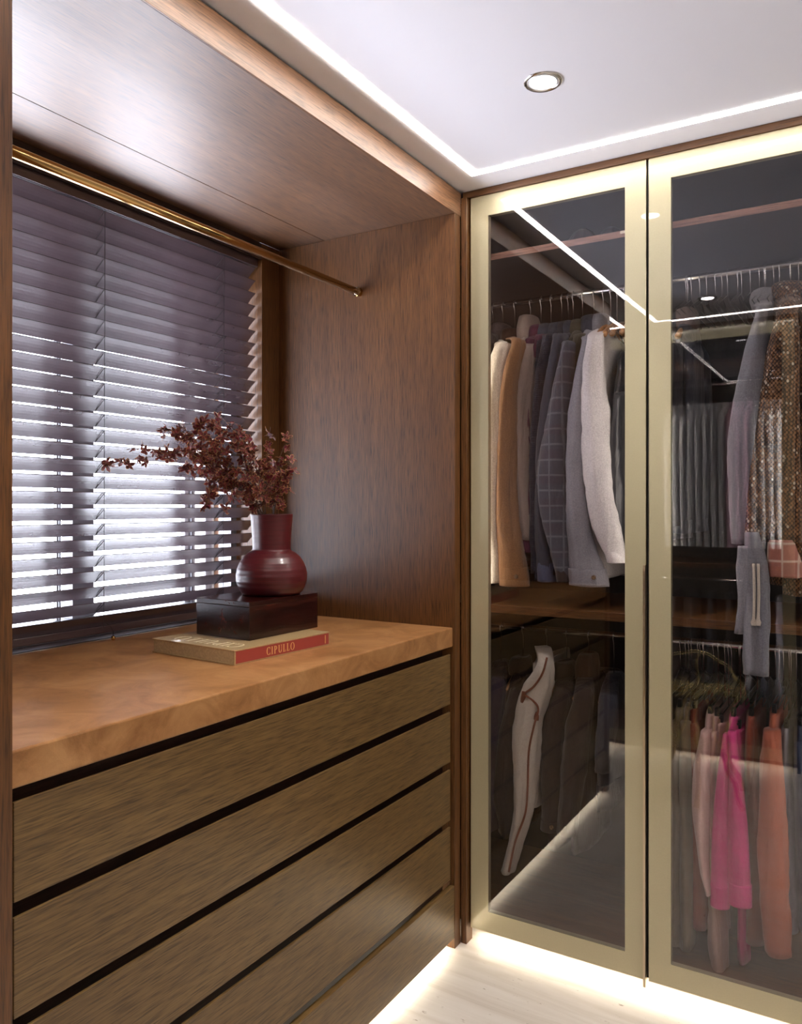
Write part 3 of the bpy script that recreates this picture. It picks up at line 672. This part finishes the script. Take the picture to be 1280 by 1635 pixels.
G = 'coats and jackets hung on the upper rod'
garment('jacket', 'dark umber jacket half hidden behind the first door stile', 'jacket', FB['umber'], 787, [(783, 545, 8), (782, 640, 9), (780, 760, 9), (781, 850, 8)], G, hem=1.25, hanglabel='leftmost wooden hanger on the upper rod, beside the door stile')
garment('sweater', 'cream wool jacket with a grey-brown collar, second from the left stile', 'jacket', FB['cream'], 803, [(804, 555, 14), (797, 600, 16), (793, 700, 16), (791, 820, 15), (790, 880, 14), (794, 930, 10)], G, collar=FB['mole'], collar_h=.075, ztop=1.99, hanglabel='wooden hanger under the cream wool jacket')
garment('coat', 'camel wool jacket with a buttoned cuff and dark brown collar', 'jacket', FB['camel'], 822, [(828, 550, 9), (818, 610, 12), (812, 720, 15), (811, 820, 17), (817, 880, 20), (821, 932, 22)], G, collar=FB['darkbrown'], cuff=.055, button=True, hem=1.18, seed=3, hanglabel='wooden hanger under the camel jacket')
garment('jacket', 'taupe hooded jacket hanging between the camel and the burgundy ones', 'jacket', FB['taupe'], 847, [(846, 560, 10), (838, 640, 15), (836, 720, 14), (840, 800, 11), (845, 862, 9)], G, yf=2.47, collar=FB['taupe'], collar_h=.085, hem=1.22, hanglabel='wooden hanger under the taupe hood')
garment('sweater', 'burgundy sweater showing as a thin strip right of the taupe jacket', 'sweater', FB['burgundy'], 864, [(864, 545, 7), (856, 600, 7), (852, 700, 7), (851, 800, 6), (851, 860, 5)], G, yf=2.50, collar=FB['burgundy'], hem=1.25, hanglabel='wooden hanger above the burgundy sweater')
garment('sweater', 'ink navy ribbed sweater next to the burgundy one', 'sweater', FB['ink'], 880, [(878, 545, 10), (868, 620, 10), (861, 720, 10), (859, 830, 10), (859, 915, 9)], G, yf=2.47, collar=FB['slate'], hem=1.16, hanglabel='wooden hanger above the ink ribbed sweater')
garment('shirt', 'slate shirt jacket with a slate-blue cuff left of the plaid one', 'jacket', FB['slate'], 897, [(894, 545, 10), (884, 620, 12), (874, 720, 13), (870, 830, 14), (874, 925, 13)], G, yf=2.45, collar=FB['slate'], cuff=.055, cuffmat=FB['blue'], hem=1.16, hanglabel='wooden hanger above the slate shirt jacket')
garment('jacket', 'charcoal blazer just behind the plaid sleeve', 'jacket', FB['charcoal'], 907, [(905, 548, 9), (896, 640, 9), (890, 740, 9), (892, 840, 9), (900, 920, 8)], G, yf=2.50, collar=FB['charcoal'], hem=1.18, hanglabel='wooden hanger above the charcoal blazer')
garment('jacket', 'charcoal plaid wool jacket with pale blue-grey checks', 'jacket', FB['plaid'], 915, [(908, 555, 10), (903, 600, 13), (893, 680, 18), (883, 760, 22), (886, 820, 21), (895, 880, 15), (901, 925, 10)], G, collar=FB['slate'], cuff=.03, cuffmat=FB['umber'], hem=1.17, seed=5, hanglabel='wooden hanger above the plaid jacket')
garment('jacket', 'dark olive jacket between the plaid and the light grey ones', 'jacket', FB['olive'], 930, [(927, 545, 10), (921, 620, 9), (916, 720, 8), (914, 820, 8), (914, 900, 7)], G, yf=2.48, collar=FB['olive'], hem=1.20, hanglabel='wooden hanger above the dark olive jacket')
garment('coat', 'light grey wool jacket with a wide turned cuff and horn button', 'jacket', FB['grey'], 948, [(940, 548, 9), (931, 610, 12), (924, 700, 14), (923, 790, 17), (930, 870, 20), (940, 932, 28)], G, collar=FB['slate'], collar_h=.06, cuff=.048, button=True, hem=1.16, seed=8, hanglabel='wooden hanger above the light grey jacket')
garment('jacket', 'off-white wool overshirt with a sleeve swinging to the right', 'jacket', FB['white'], 963, [(951, 545, 12), (948, 600, 17), (953, 700, 21), (961, 780, 22), (972, 850, 22), (985, 895, 14)], G, yf=2.40, collar=FB['knit'], collar_h=.06, cuff=.03, hem=1.17, seed=2, pocket=True, hanglabel='wooden hanger above the off-white overshirt')
garment('vest', 'black quilted puffer vest at the right edge of the first door', 'vest', FB['black'], 1003, [(990, 640, 9), (988, 720, 11), (990, 800, 11), (990, 865, 8)], G, yf=2.44, ztop=1.90, hem=1.26, ribs=True, hang=False, rear=False)
for k, (px, pl_) in enumerate(((975, 'first'), (985, 'second'), (997, 'third'), (1012, 'fourth'))):
    hanger(on_y(2.62, px, 540).x, pl_+' bare wooden hanger right of the off-white overshirt', 'bare wooden hangers on the upper rod', top=ZR-.12)
garment('jacket', 'black jacket with white edge piping, first behind the second door', 'jacket', FB['charcoal'], 1072, [(1078, 560, 9), (1079, 640, 9), (1078, 740, 8), (1078, 840, 7)], G, yf=2.44, ztop=1.98, hem=1.3, collar=FB['slate'], hanglabel='wooden hanger above the black piped jacket')
garment('jacket', 'dark slate jacket with a rolled pale collar behind the second door', 'jacket', FB['slate'], 1098, [(1100, 560, 8), (1102, 650, 8), (1100, 750, 8), (1098, 830, 7)], G, yf=2.50, ztop=1.98, hem=1.32, collar=FB['mole'], collar_h=.06, hanglabel='wooden hanger above the dark slate jacket')
garment('cardigan', 'long mid-grey knitted coat with a tapering sleeve, behind the second door', 'cardigan', FB['knit'], 1222, [(1216, 498, 8), (1208, 560, 17), (1200, 640, 26), (1192, 720, 28), (1186, 800, 20), (1183, 868, 13)], G, ztop=2.02, hem=1.20, collar=FB['grey'], amp=.08, seed=4, hanglabel='wooden hanger above the long grey knitted coat')
garment('jacket', 'brown basket-weave tweed jacket with pale flecks at the picture edge', 'jacket', FB['tweed'], 1262, [(1258, 492, 14), (1248, 570, 25), (1238, 670, 33), (1232, 760, 42), (1232, 865, 46)], G, yf=2.41, ztop=2.03, hem=1.18, collar=FB['tweed'], amp=.07, bodyx=.05, seed=6, hanglabel='wooden hanger above the brown tweed jacket')
garment('coat', 'second brown tweed coat beyond the flecked jacket', 'coat', FB['tweed'], 1320, [(1290, 500, 16), (1285, 600, 22), (1280, 720, 24), (1278, 820, 26), (1276, 950, 22)], G, yf=2.46, ztop=2.03, hem=1.12, hanglabel='hanger of the second tweed coat')
# hanging scarf-like sleeve ends below the grey coat
t = thing('scarf', tuple(on_y(2.40, 1208, 1080)), 'grey knitted scarf with pale turned ends dropping over the lower shelf edge', 'scarf')
def px_cloth(name, rows, y, ry, mat, parent, amp=.1, k=4, seed=1.0, **kw):
    out = []
    for px, py, hw in rows:
        q = on_y(y, px, py); out.append((q.x, y, q.z, hw*(q-CAM).dot(F)/FPX, ry, 0))
    return obj(name, cloth_loft(bmesh.new(), out, 22, 6, amp, k, seed, **kw), mat, parent, True)
px_cloth('long_end', [(1200, 850, 10), (1206, 900, 16), (1208, 960, 19), (1207, 1020, 20), (1206, 1078, 19)], 2.352, .012, FB['knit'], t, .12)
px_cloth('short_end', [(1192, 872, 14), (1191, 905, 15), (1187, 960, 9), (1180, 1012, 7)], 2.353, .010, FB['grey'], t, .12, seed=3)
for px in (1203, 1210): px_cloth('tassel_cord', [(px, 900, 2.2), (px+1, 950, 2.2), (px, 985, 2.4), (px, 993, 4.5), (px, 999, 3.5)], 2.3375, .003, FB['ecru'], t, .02)
t = thing('sleeve_cuff', tuple(on_y(2.39, 1250, 925)), 'coral and cream tweed jacket cuff below the brown flecked jacket', 'jacket')
px_cloth('cuff', [(1246, 862, 18), (1250, 895, 24), (1252, 921, 27)], 2.385, .035, FB['rose'], t, .08)

# hats on the top shelf
for px, py, lab, r_ in ((930, 362, 'dark ribbed knitted hat on the top shelf, left of the other', .052), (976, 352, 'dark ribbed knitted hat on the top shelf, nearest the door stile', .046)):
    c = on_y(2.55, px, py); t = thing('knitted_hat', (c.x, 2.55, 2.222), lab, 'hat', 'hats on the top shelf')
    bm = bmesh.new(); n = 40; prof = [(.001, 1.0), (.3, .96), (.62, .80), (.88, .50), (.98, .22), (1.0, 0)]; rings = []
    for rr, zz_ in prof: rings.append([bm.verts.new((c.x+r_*rr*(1+.05*math.cos(10*a))*math.cos(a), 2.55+r_*rr*(1+.05*math.cos(10*a))*math.sin(a), 2.235+r_*1.45*zz_)) for a in [2*math.pi*k/n for k in range(n)]])
    for a, b in zip(rings, rings[1:]):
        for k in range(n): bm.faces.new((a[k], a[(k+1) % n], b[(k+1) % n], b[k]))
    obj('crown', bm, FB['umber'], t, True)
    obj('brim_band', lathe(bmesh.new(), [(r_*.9, 2.2225), (r_*1.06, 2.2225), (r_*1.09, 2.232), (r_*1.06, 2.245), (r_*.92, 2.245)], c.x, 2.55, 32), FB['darkbrown'], t, True)

# ---- lower rail, first door: jackets
GL = 'dark jackets on the lower rod'
ZL = .975
def low(name, label, cat, mat, neck, sleeve, **k):
    k.setdefault('hem', .30); k.setdefault('ztop', .85)
    g = garment(name, label, cat, mat, neck, sleeve, k.pop('group', GL), hang=False, **k)
    hanger(Vector(g.location).x, 'hanger of the '+label, 'hangers on the lower rod', zr=ZL, top=k['ztop']-.012)
    return g
low('jacket', 'plum-grey jacket at the left stile on the lower rod', 'jacket', FB['plum'], 800, [(796, 1095, 10), (790, 1160, 12), (787, 1240, 12), (788, 1320, 10)], yf=2.46)
low('jacket', 'umber wool jacket left of the white piped jacket', 'jacket', FB['umber'], 835, [(826, 1110, 12), (815, 1180, 18), (806, 1260, 17), (812, 1330, 14)], yf=2.48, collar=FB['umber'])
wj = low('jacket', 'ecru white jacket with rust piping winding down its edge', 'jacket', FB['ecru'], 873, [(870, 1058, 11), (858, 1100, 22), (846, 1150, 22), (842, 1220, 20), (838, 1290, 14), (826, 1340, 10), (812, 1390, 10)], group=GL, yf=2.42, ztop=.86, rear=False, bodyx=.02, hem=.42, seed=9)
rows = []
for px, py in ((873, 1050), (866, 1075), (852, 1096), (838, 1108), (850, 1118), (859, 1132), (852, 1160), (844, 1200), (842, 1260), (838, 1300), (822, 1345), (812, 1392)):
    q = on_y(2.366, px, py); rows.append(tuple(q))
bm = bmesh.new(); rod_tube(bm, [Vector(q) for q in catmull(rows, 5)], .0035, 8); obj('piping', bm, FB['rust'], wj, True)
rows = [(836, 1104, 3), (838, 1122, 8), (847, 1138, 12), (856, 1150, 4)]
px_cloth('facing', rows, 2.374, .005, FB['rust'], wj, .05)
low('jacket', 'dark brown button-front jacket right of the white one', 'jacket', FB['umber'], 905, [(898, 1110, 14), (888, 1160, 20), (884, 1240, 17), (880, 1320, 15)], yf=2.47, collar=FB['umber'], cuff=.03, button=True)
low('jacket', 'dark brown pinstripe jacket, second right of the white one', 'jacket', FB['umber'], 940, [(932, 1110, 16), (922, 1180, 20), (914, 1260, 16), (906, 1330, 16)], yf=2.45, collar=FB['darkbrown'], collar_h=.08)
low('jacket', 'charcoal blue jacket at the right stile of the first door', 'jacket', FB['slate'], 980, [(972, 1120, 14), (968, 1180, 14), (962, 1230, 12)], yf=2.47, hem=.45)

# ---- lower rail, second door: trousers on clip hangers
GT = 'trousers hung on the lower rod'
def trousers(label, mat, legs, top, y=2.44, cuff=0, ry=.05, group=GT, dark_top=True, name='trousers', cat='trousers', amp=.12):
    """legs: list of [(px, py, half width)] from waist to hem"""
    q = on_y(2.62, top[0], top[1]); t = thing(name, (q.x, 2.62, on_y(y, *legs[0][-1][:2]).z), label, cat, group)
    lx = sum(on_y(y, l[0][0], l[0][1]).x for l in legs)/len(legs); zt = on_y(y, *legs[0][0][:2]).z
    obj('waistband', cloth_loft(bmesh.new(), [(lx, 2.60, zt+.035, .018, .15, 0), (lx, 2.60, zt, .02, .16, 0), (lx, 2.58, zt-.10, .022, .15, 0), (lx, 2.56, zt-.20, .020, .10, 0)], 24, 4, .08, 5, q.x*30), mat, t, True)
    for i, l in enumerate(legs):
        px_cloth('leg', l, y, ry, mat, t, amp, 4, i*2.3+q.x*9)
        if cuff:
            a, b = l[-2], l[-1]; px_cloth('hem_cuff', [(b[0]-(b[0]-a[0])*.02, b[1]-cuff, b[2]*1.03), (b[0], b[1]-cuff*.5, b[2]*1.06), (b[0], b[1]+3, b[2]*1.06)], y, ry*1.06, mat, t, amp*.4, 4, i*2.3+q.x*9)
    hx = lx
    h = thing('clip_hanger', (hx, 2.62, zt+.04), 'clip hanger of the '+label, 'hanger', 'clip hangers on the lower rod')
    zc = ZL; pts = [(hx, 2.62+.0125*math.cos(a), zc+.0125*math.sin(a)) for a in [math.radians(-30+k*20) for k in range(11)]]+[(hx, 2.608, zc-.012), (hx, 2.618, zc-.026), (hx, 2.62, zt+.055)]
    obj('hook', rod_tube(bmesh.new(), pts, .0016, 6), M['steel'], h, True)
    obj('clip_bar', rod_tube(bmesh.new(), [(hx, 2.47, zt+.05), (hx, 2.77, zt+.05)], .003, 8), M['black_metal'], h, True)
    for yy in (2.49, 2.75): obj('clip', bx(hx-.006, hx+.006, yy-.012, yy+.012, zt+.015, zt+.058), M['black_metal'], h, bevel=.002)
trousers('khaki trousers at the left edge of the second door', FB['khaki'], [[(1082, 1150, 8), (1084, 1260, 11), (1082, 1390, 11), (1080, 1500, 11)]], (1080, 1010), 2.46)
trousers('light khaki trousers, second from the left edge', FB['khaki'], [[(1096, 1150, 8), (1096, 1260, 10), (1098, 1380, 11), (1098, 1508, 10)]], (1098, 1010), 2.45)
trousers('brick red trousers behind the pale pink ones', FB['brick'], [[(1108, 1150, 9), (1112, 1270, 13), (1116, 1380, 16), (1118, 1474, 15)]], (1112, 1010), 2.48)
trousers('pale pink trousers ending above the satin pair', FB['palepink'], [[(1128, 1165, 7), (1123, 1220, 13), (1120, 1290, 14), (1126, 1380, 8), (1134, 1420, 6)]], (1130, 1010), 2.43)
trousers('dusty pink satin trousers, longest in the row, reaching nearly the floor', FB['nude'], [[(1142, 1165, 8), (1138, 1240, 10), (1140, 1350, 9), (1144, 1430, 12), (1146, 1500, 14), (1150, 1550, 11)]], (1142, 1010), 2.46)
trousers('dusty pink satin trousers tucked left of the hot pink pair', FB['nude'], [[(1152, 1170, 6), (1150, 1250, 8), (1152, 1400, 8), (1158, 1480, 7)]], (1150, 1010), 2.50)
trousers('hot pink trousers with two cuffed legs, brightest in the row', FB['pink'], [[(1160, 1172, 5), (1154, 1250, 10), (1150, 1330, 13), (1149, 1443, 14)], [(1168, 1168, 6), (1174, 1240, 10), (1177, 1330, 15), (1181, 1441, 17)]], (1164, 1010), 2.41, cuff=32, ry=.025, amp=.07)
trousers('second hot pink trousers seen below the cuffed pair', FB['pink'], [[(1180, 1180, 5), (1184, 1300, 7), (1186, 1420, 8), (1188, 1528, 9)]], (1184, 1010), 2.50)
trousers('brick red wide trousers right of the pink pair', FB['brick'], [[(1200, 1160, 8), (1206, 1280, 14), (1208, 1400, 17), (1206, 1498, 18)]], (1205, 1010), 2.50)
trousers('coral linen wide-leg trousers, widest in the row', FB['coral'], [[(1232, 1165, 12), (1232, 1260, 18), (1234, 1360, 23), (1238, 1450, 22), (1242, 1520, 20)]], (1228, 1010), 2.43, ry=.04)
trousers('stone grey trousers right of the coral pair', FB['stone'], [[(1256, 1180, 7), (1262, 1280, 9), (1266, 1400, 9), (1268, 1480, 8)]], (1256, 1010), 2.50)
trousers('dark denim trousers at the right picture edge', FB['denim'], [[(1276, 1180, 9), (1282, 1280, 12), (1286, 1400, 12), (1288, 1480, 12)]], (1275, 1010), 2.47)
# spare hangers crowding the lower rod and the upper rod
for k in range(26):
    x = -.555+.5*k/25+random.uniform(-.005, .005)
    t = thing('wire_hanger', (x, 2.62, .86), 'thin steel hanger crowded on the lower rod behind the second door', 'hanger', 'thin steel hangers on the lower rod')
    pts = [(x, 2.62+.0125*math.cos(a), ZL+.0125*math.sin(a)) for a in [math.radians(-30+j*20) for j in range(11)]]+[(x, 2.608, ZL-.012), (x, 2.618, ZL-.03), (x, 2.62, ZL-.09)]
    obj('hook', rod_tube(bmesh.new(), pts, .0013, 5), M['steel'], t, True)
    obj('bar', rod_tube(bmesh.new(), [(x, 2.60, ZL-.09), (x, 2.47, ZL-.135), (x, 2.47, ZL-.145), (x, 2.77, ZL-.145), (x, 2.77, ZL-.135), (x, 2.64, ZL-.09), (x, 2.60, ZL-.09)], .0016, 5), M['black_metal'], t, True)
for k in range(18):
    x = -.535+.36*k/17+random.uniform(-.006, .006)
    t = thing('wire_hanger', (x, 2.62, 2.0), 'thin steel hanger crowded on the upper rod behind the second door', 'hanger', 'thin steel hangers on the upper rod')
    pts = [(x, 2.62+.0125*math.cos(a), ZR+.0125*math.sin(a)) for a in [math.radians(-30+j*20) for j in range(11)]]+[(x, 2.608, ZR-.012), (x, 2.618, ZR-.03), (x, 2.62, ZR-.075)]
    obj('hook', rod_tube(bmesh.new(), pts, .0013, 5), M['steel'], t, True)
    obj('bar', rod_tube(bmesh.new(), [(x, 2.60, ZR-.075), (x, 2.46, ZR-.13), (x, 2.78, ZR-.13), (x, 2.64, ZR-.075), (x, 2.60, ZR-.075)], .0013, 5), M['black_metal'], t, True)

# ------------------------------------------------------------------ clothes in the opposite wardrobe (mirrored in the glass)
k = 0; x = -1.07
while x < XO-.06:
    pink = .52 < (x+1.07)/(.62) < .68
    zt = 1.98; t = thing('shirt', (x, -.31, 1.18), ('pink' if pink else 'grey')+' cotton shirt in the mirrored row of shirts', 'shirt', 'shirts in the opposite wardrobe')
    mt = FB['shirtpink'] if pink else FB['shirt']
    obj('body', cloth_loft(bmesh.new(), [(x, -.31, zt, .016, .04, 0), (x, -.31, zt-.03, .018, .12, 0), (x, -.31, zt-.07, .018, .17, 0), (x, -.31, 1.5, .019, .18, 0), (x, -.31, 1.2, .020, .19, 0)], 20, 3, .12, 5, k*1.3), mt, t, True)
    obj('sleeve', cloth_loft(bmesh.new(), [(x, -.16, zt-.05, .012, .02, 0), (x, -.13, zt-.12, .021, .035, 0), (x+.004, -.12, 1.5, .022, .035, 0), (x+.008, -.12, 1.22, .019, .030, 0), (x+.008, -.12, 1.17, .021, .030, 0)], 16, 4, .12, 4, k*2.1), mt, t, True)
    obj('collar', cloth_loft(bmesh.new(), [(x, -.30, zt-.02, .018, .05, 0), (x, -.30, zt+.02, .019, .045, 0)], 14, 3, .05, 3, k), mt, t, True)
    k += 1; x += .042
for j, (x, c) in enumerate(((-1.05, 'umber'), (-.95, 'charcoal'), (-.86, 'slate'), (-.76, 'charcoal'), (-.66, 'stone'), (-.58, 'denim'), (-.50, 'stone'), (-.43, 'denim'))):
    t = thing('trousers', (x, -.31, .3), 'dark folded trousers in the opposite wardrobe, '+('one','two','three','four','five','six','seven','eight')[j]+' from the passage', 'trousers', 'trousers in the opposite wardrobe')
    obj('leg', cloth_loft(bmesh.new(), [(x, -.31, .90, .018, .12, 0), (x, -.31, .7, .020, .11, 0), (x, -.31, .32, .020, .09, 0)], 18, 4, .12, 5, j), FB[c], t, True)

# ------------------------------------------------------------------ gilded branch seat on the floor below the frame (mirrored in the doors)
t = thing('branch_stool', (-.74, .56, 0), 'gilded branch stool with twig seat and arched rail, seen mirrored in the glass', 'stool')
SC = Vector((-.76, .56, 0)); rb = random.Random(5)
def twig(a, b, r0, r1, wob, n=9, nm=None, bm=None):
    P = [a.lerp(b, i/n)+Vector((rb.uniform(-wob, wob), rb.uniform(-wob, wob), rb.uniform(-wob, wob)))*(0 if i in (0, n) else 1) for i in range(n+1)]
    P = [Vector(q) for q in catmull(P, 3)]; return rod_tube(bm or bmesh.new(), P, [1.3*(r0+(r1-r0)*i/len(P))+.0014*noise.noise(Vector((i*.7, a.x*50, a.y*50))) for i in range(len(P))], 7)
m_gilt = plain('gilded_bronze', (.95, .70, .36), .14, 1.0, nscale=60, namt=.3, bstr=.3)
seat_bm = bmesh.new()
for i in range(46):
    a = rb.uniform(0, 6.28); l = rb.uniform(.10, .21); c = SC+Vector((rb.uniform(-.07, .07), rb.uniform(-.07, .07), .515+rb.uniform(-.012, .012)))
    d = Vector((math.cos(a), math.sin(a), 0))*l*.8; twig(c-d, c+d, .004, .002, .008, 5, bm=seat_bm)
tag(obj('twig_seat', seat_bm, m_gilt, t, True), kind='stuff')
for i, (dx, dy) in enumerate(((.20, .12), (-.18, .14), (-.20, -.12), (.16, -.15), (.02, .18))):
    foot = SC+Vector((dx*1.05, dy*1.05, .004)); knee = SC+Vector((dx*.55, dy*.55, .25)); top = SC+Vector((dx*.9, dy*.9, .51))
    bm = twig(foot, knee, .010, .008, .010, 5); twig(knee, top, .008, .006, .012, 5, bm=bm); twig(knee, SC+Vector((dx*.2, dy*.9, .50)), .006, .004, .012, 5, bm=bm)
    obj('leg', bm, m_gilt, t, True)
bm = bmesh.new(); P = [SC+Vector((.21*math.cos(a), .10+.05*math.sin(a), .51+.21*math.sin(a)))+Vector((rb.uniform(-.008, .008),)*3) for a in [math.pi*k/12 for k in range(13)]]
rod_tube(bm, [Vector(q) for q in catmull(P, 3)], .0085, 8); twig(SC+Vector((0, .12, .51)), SC+Vector((.02, .15, .71)), .005, .005, .01, 5, bm=bm)
obj('arched_rail', bm, m_gilt, t, True)
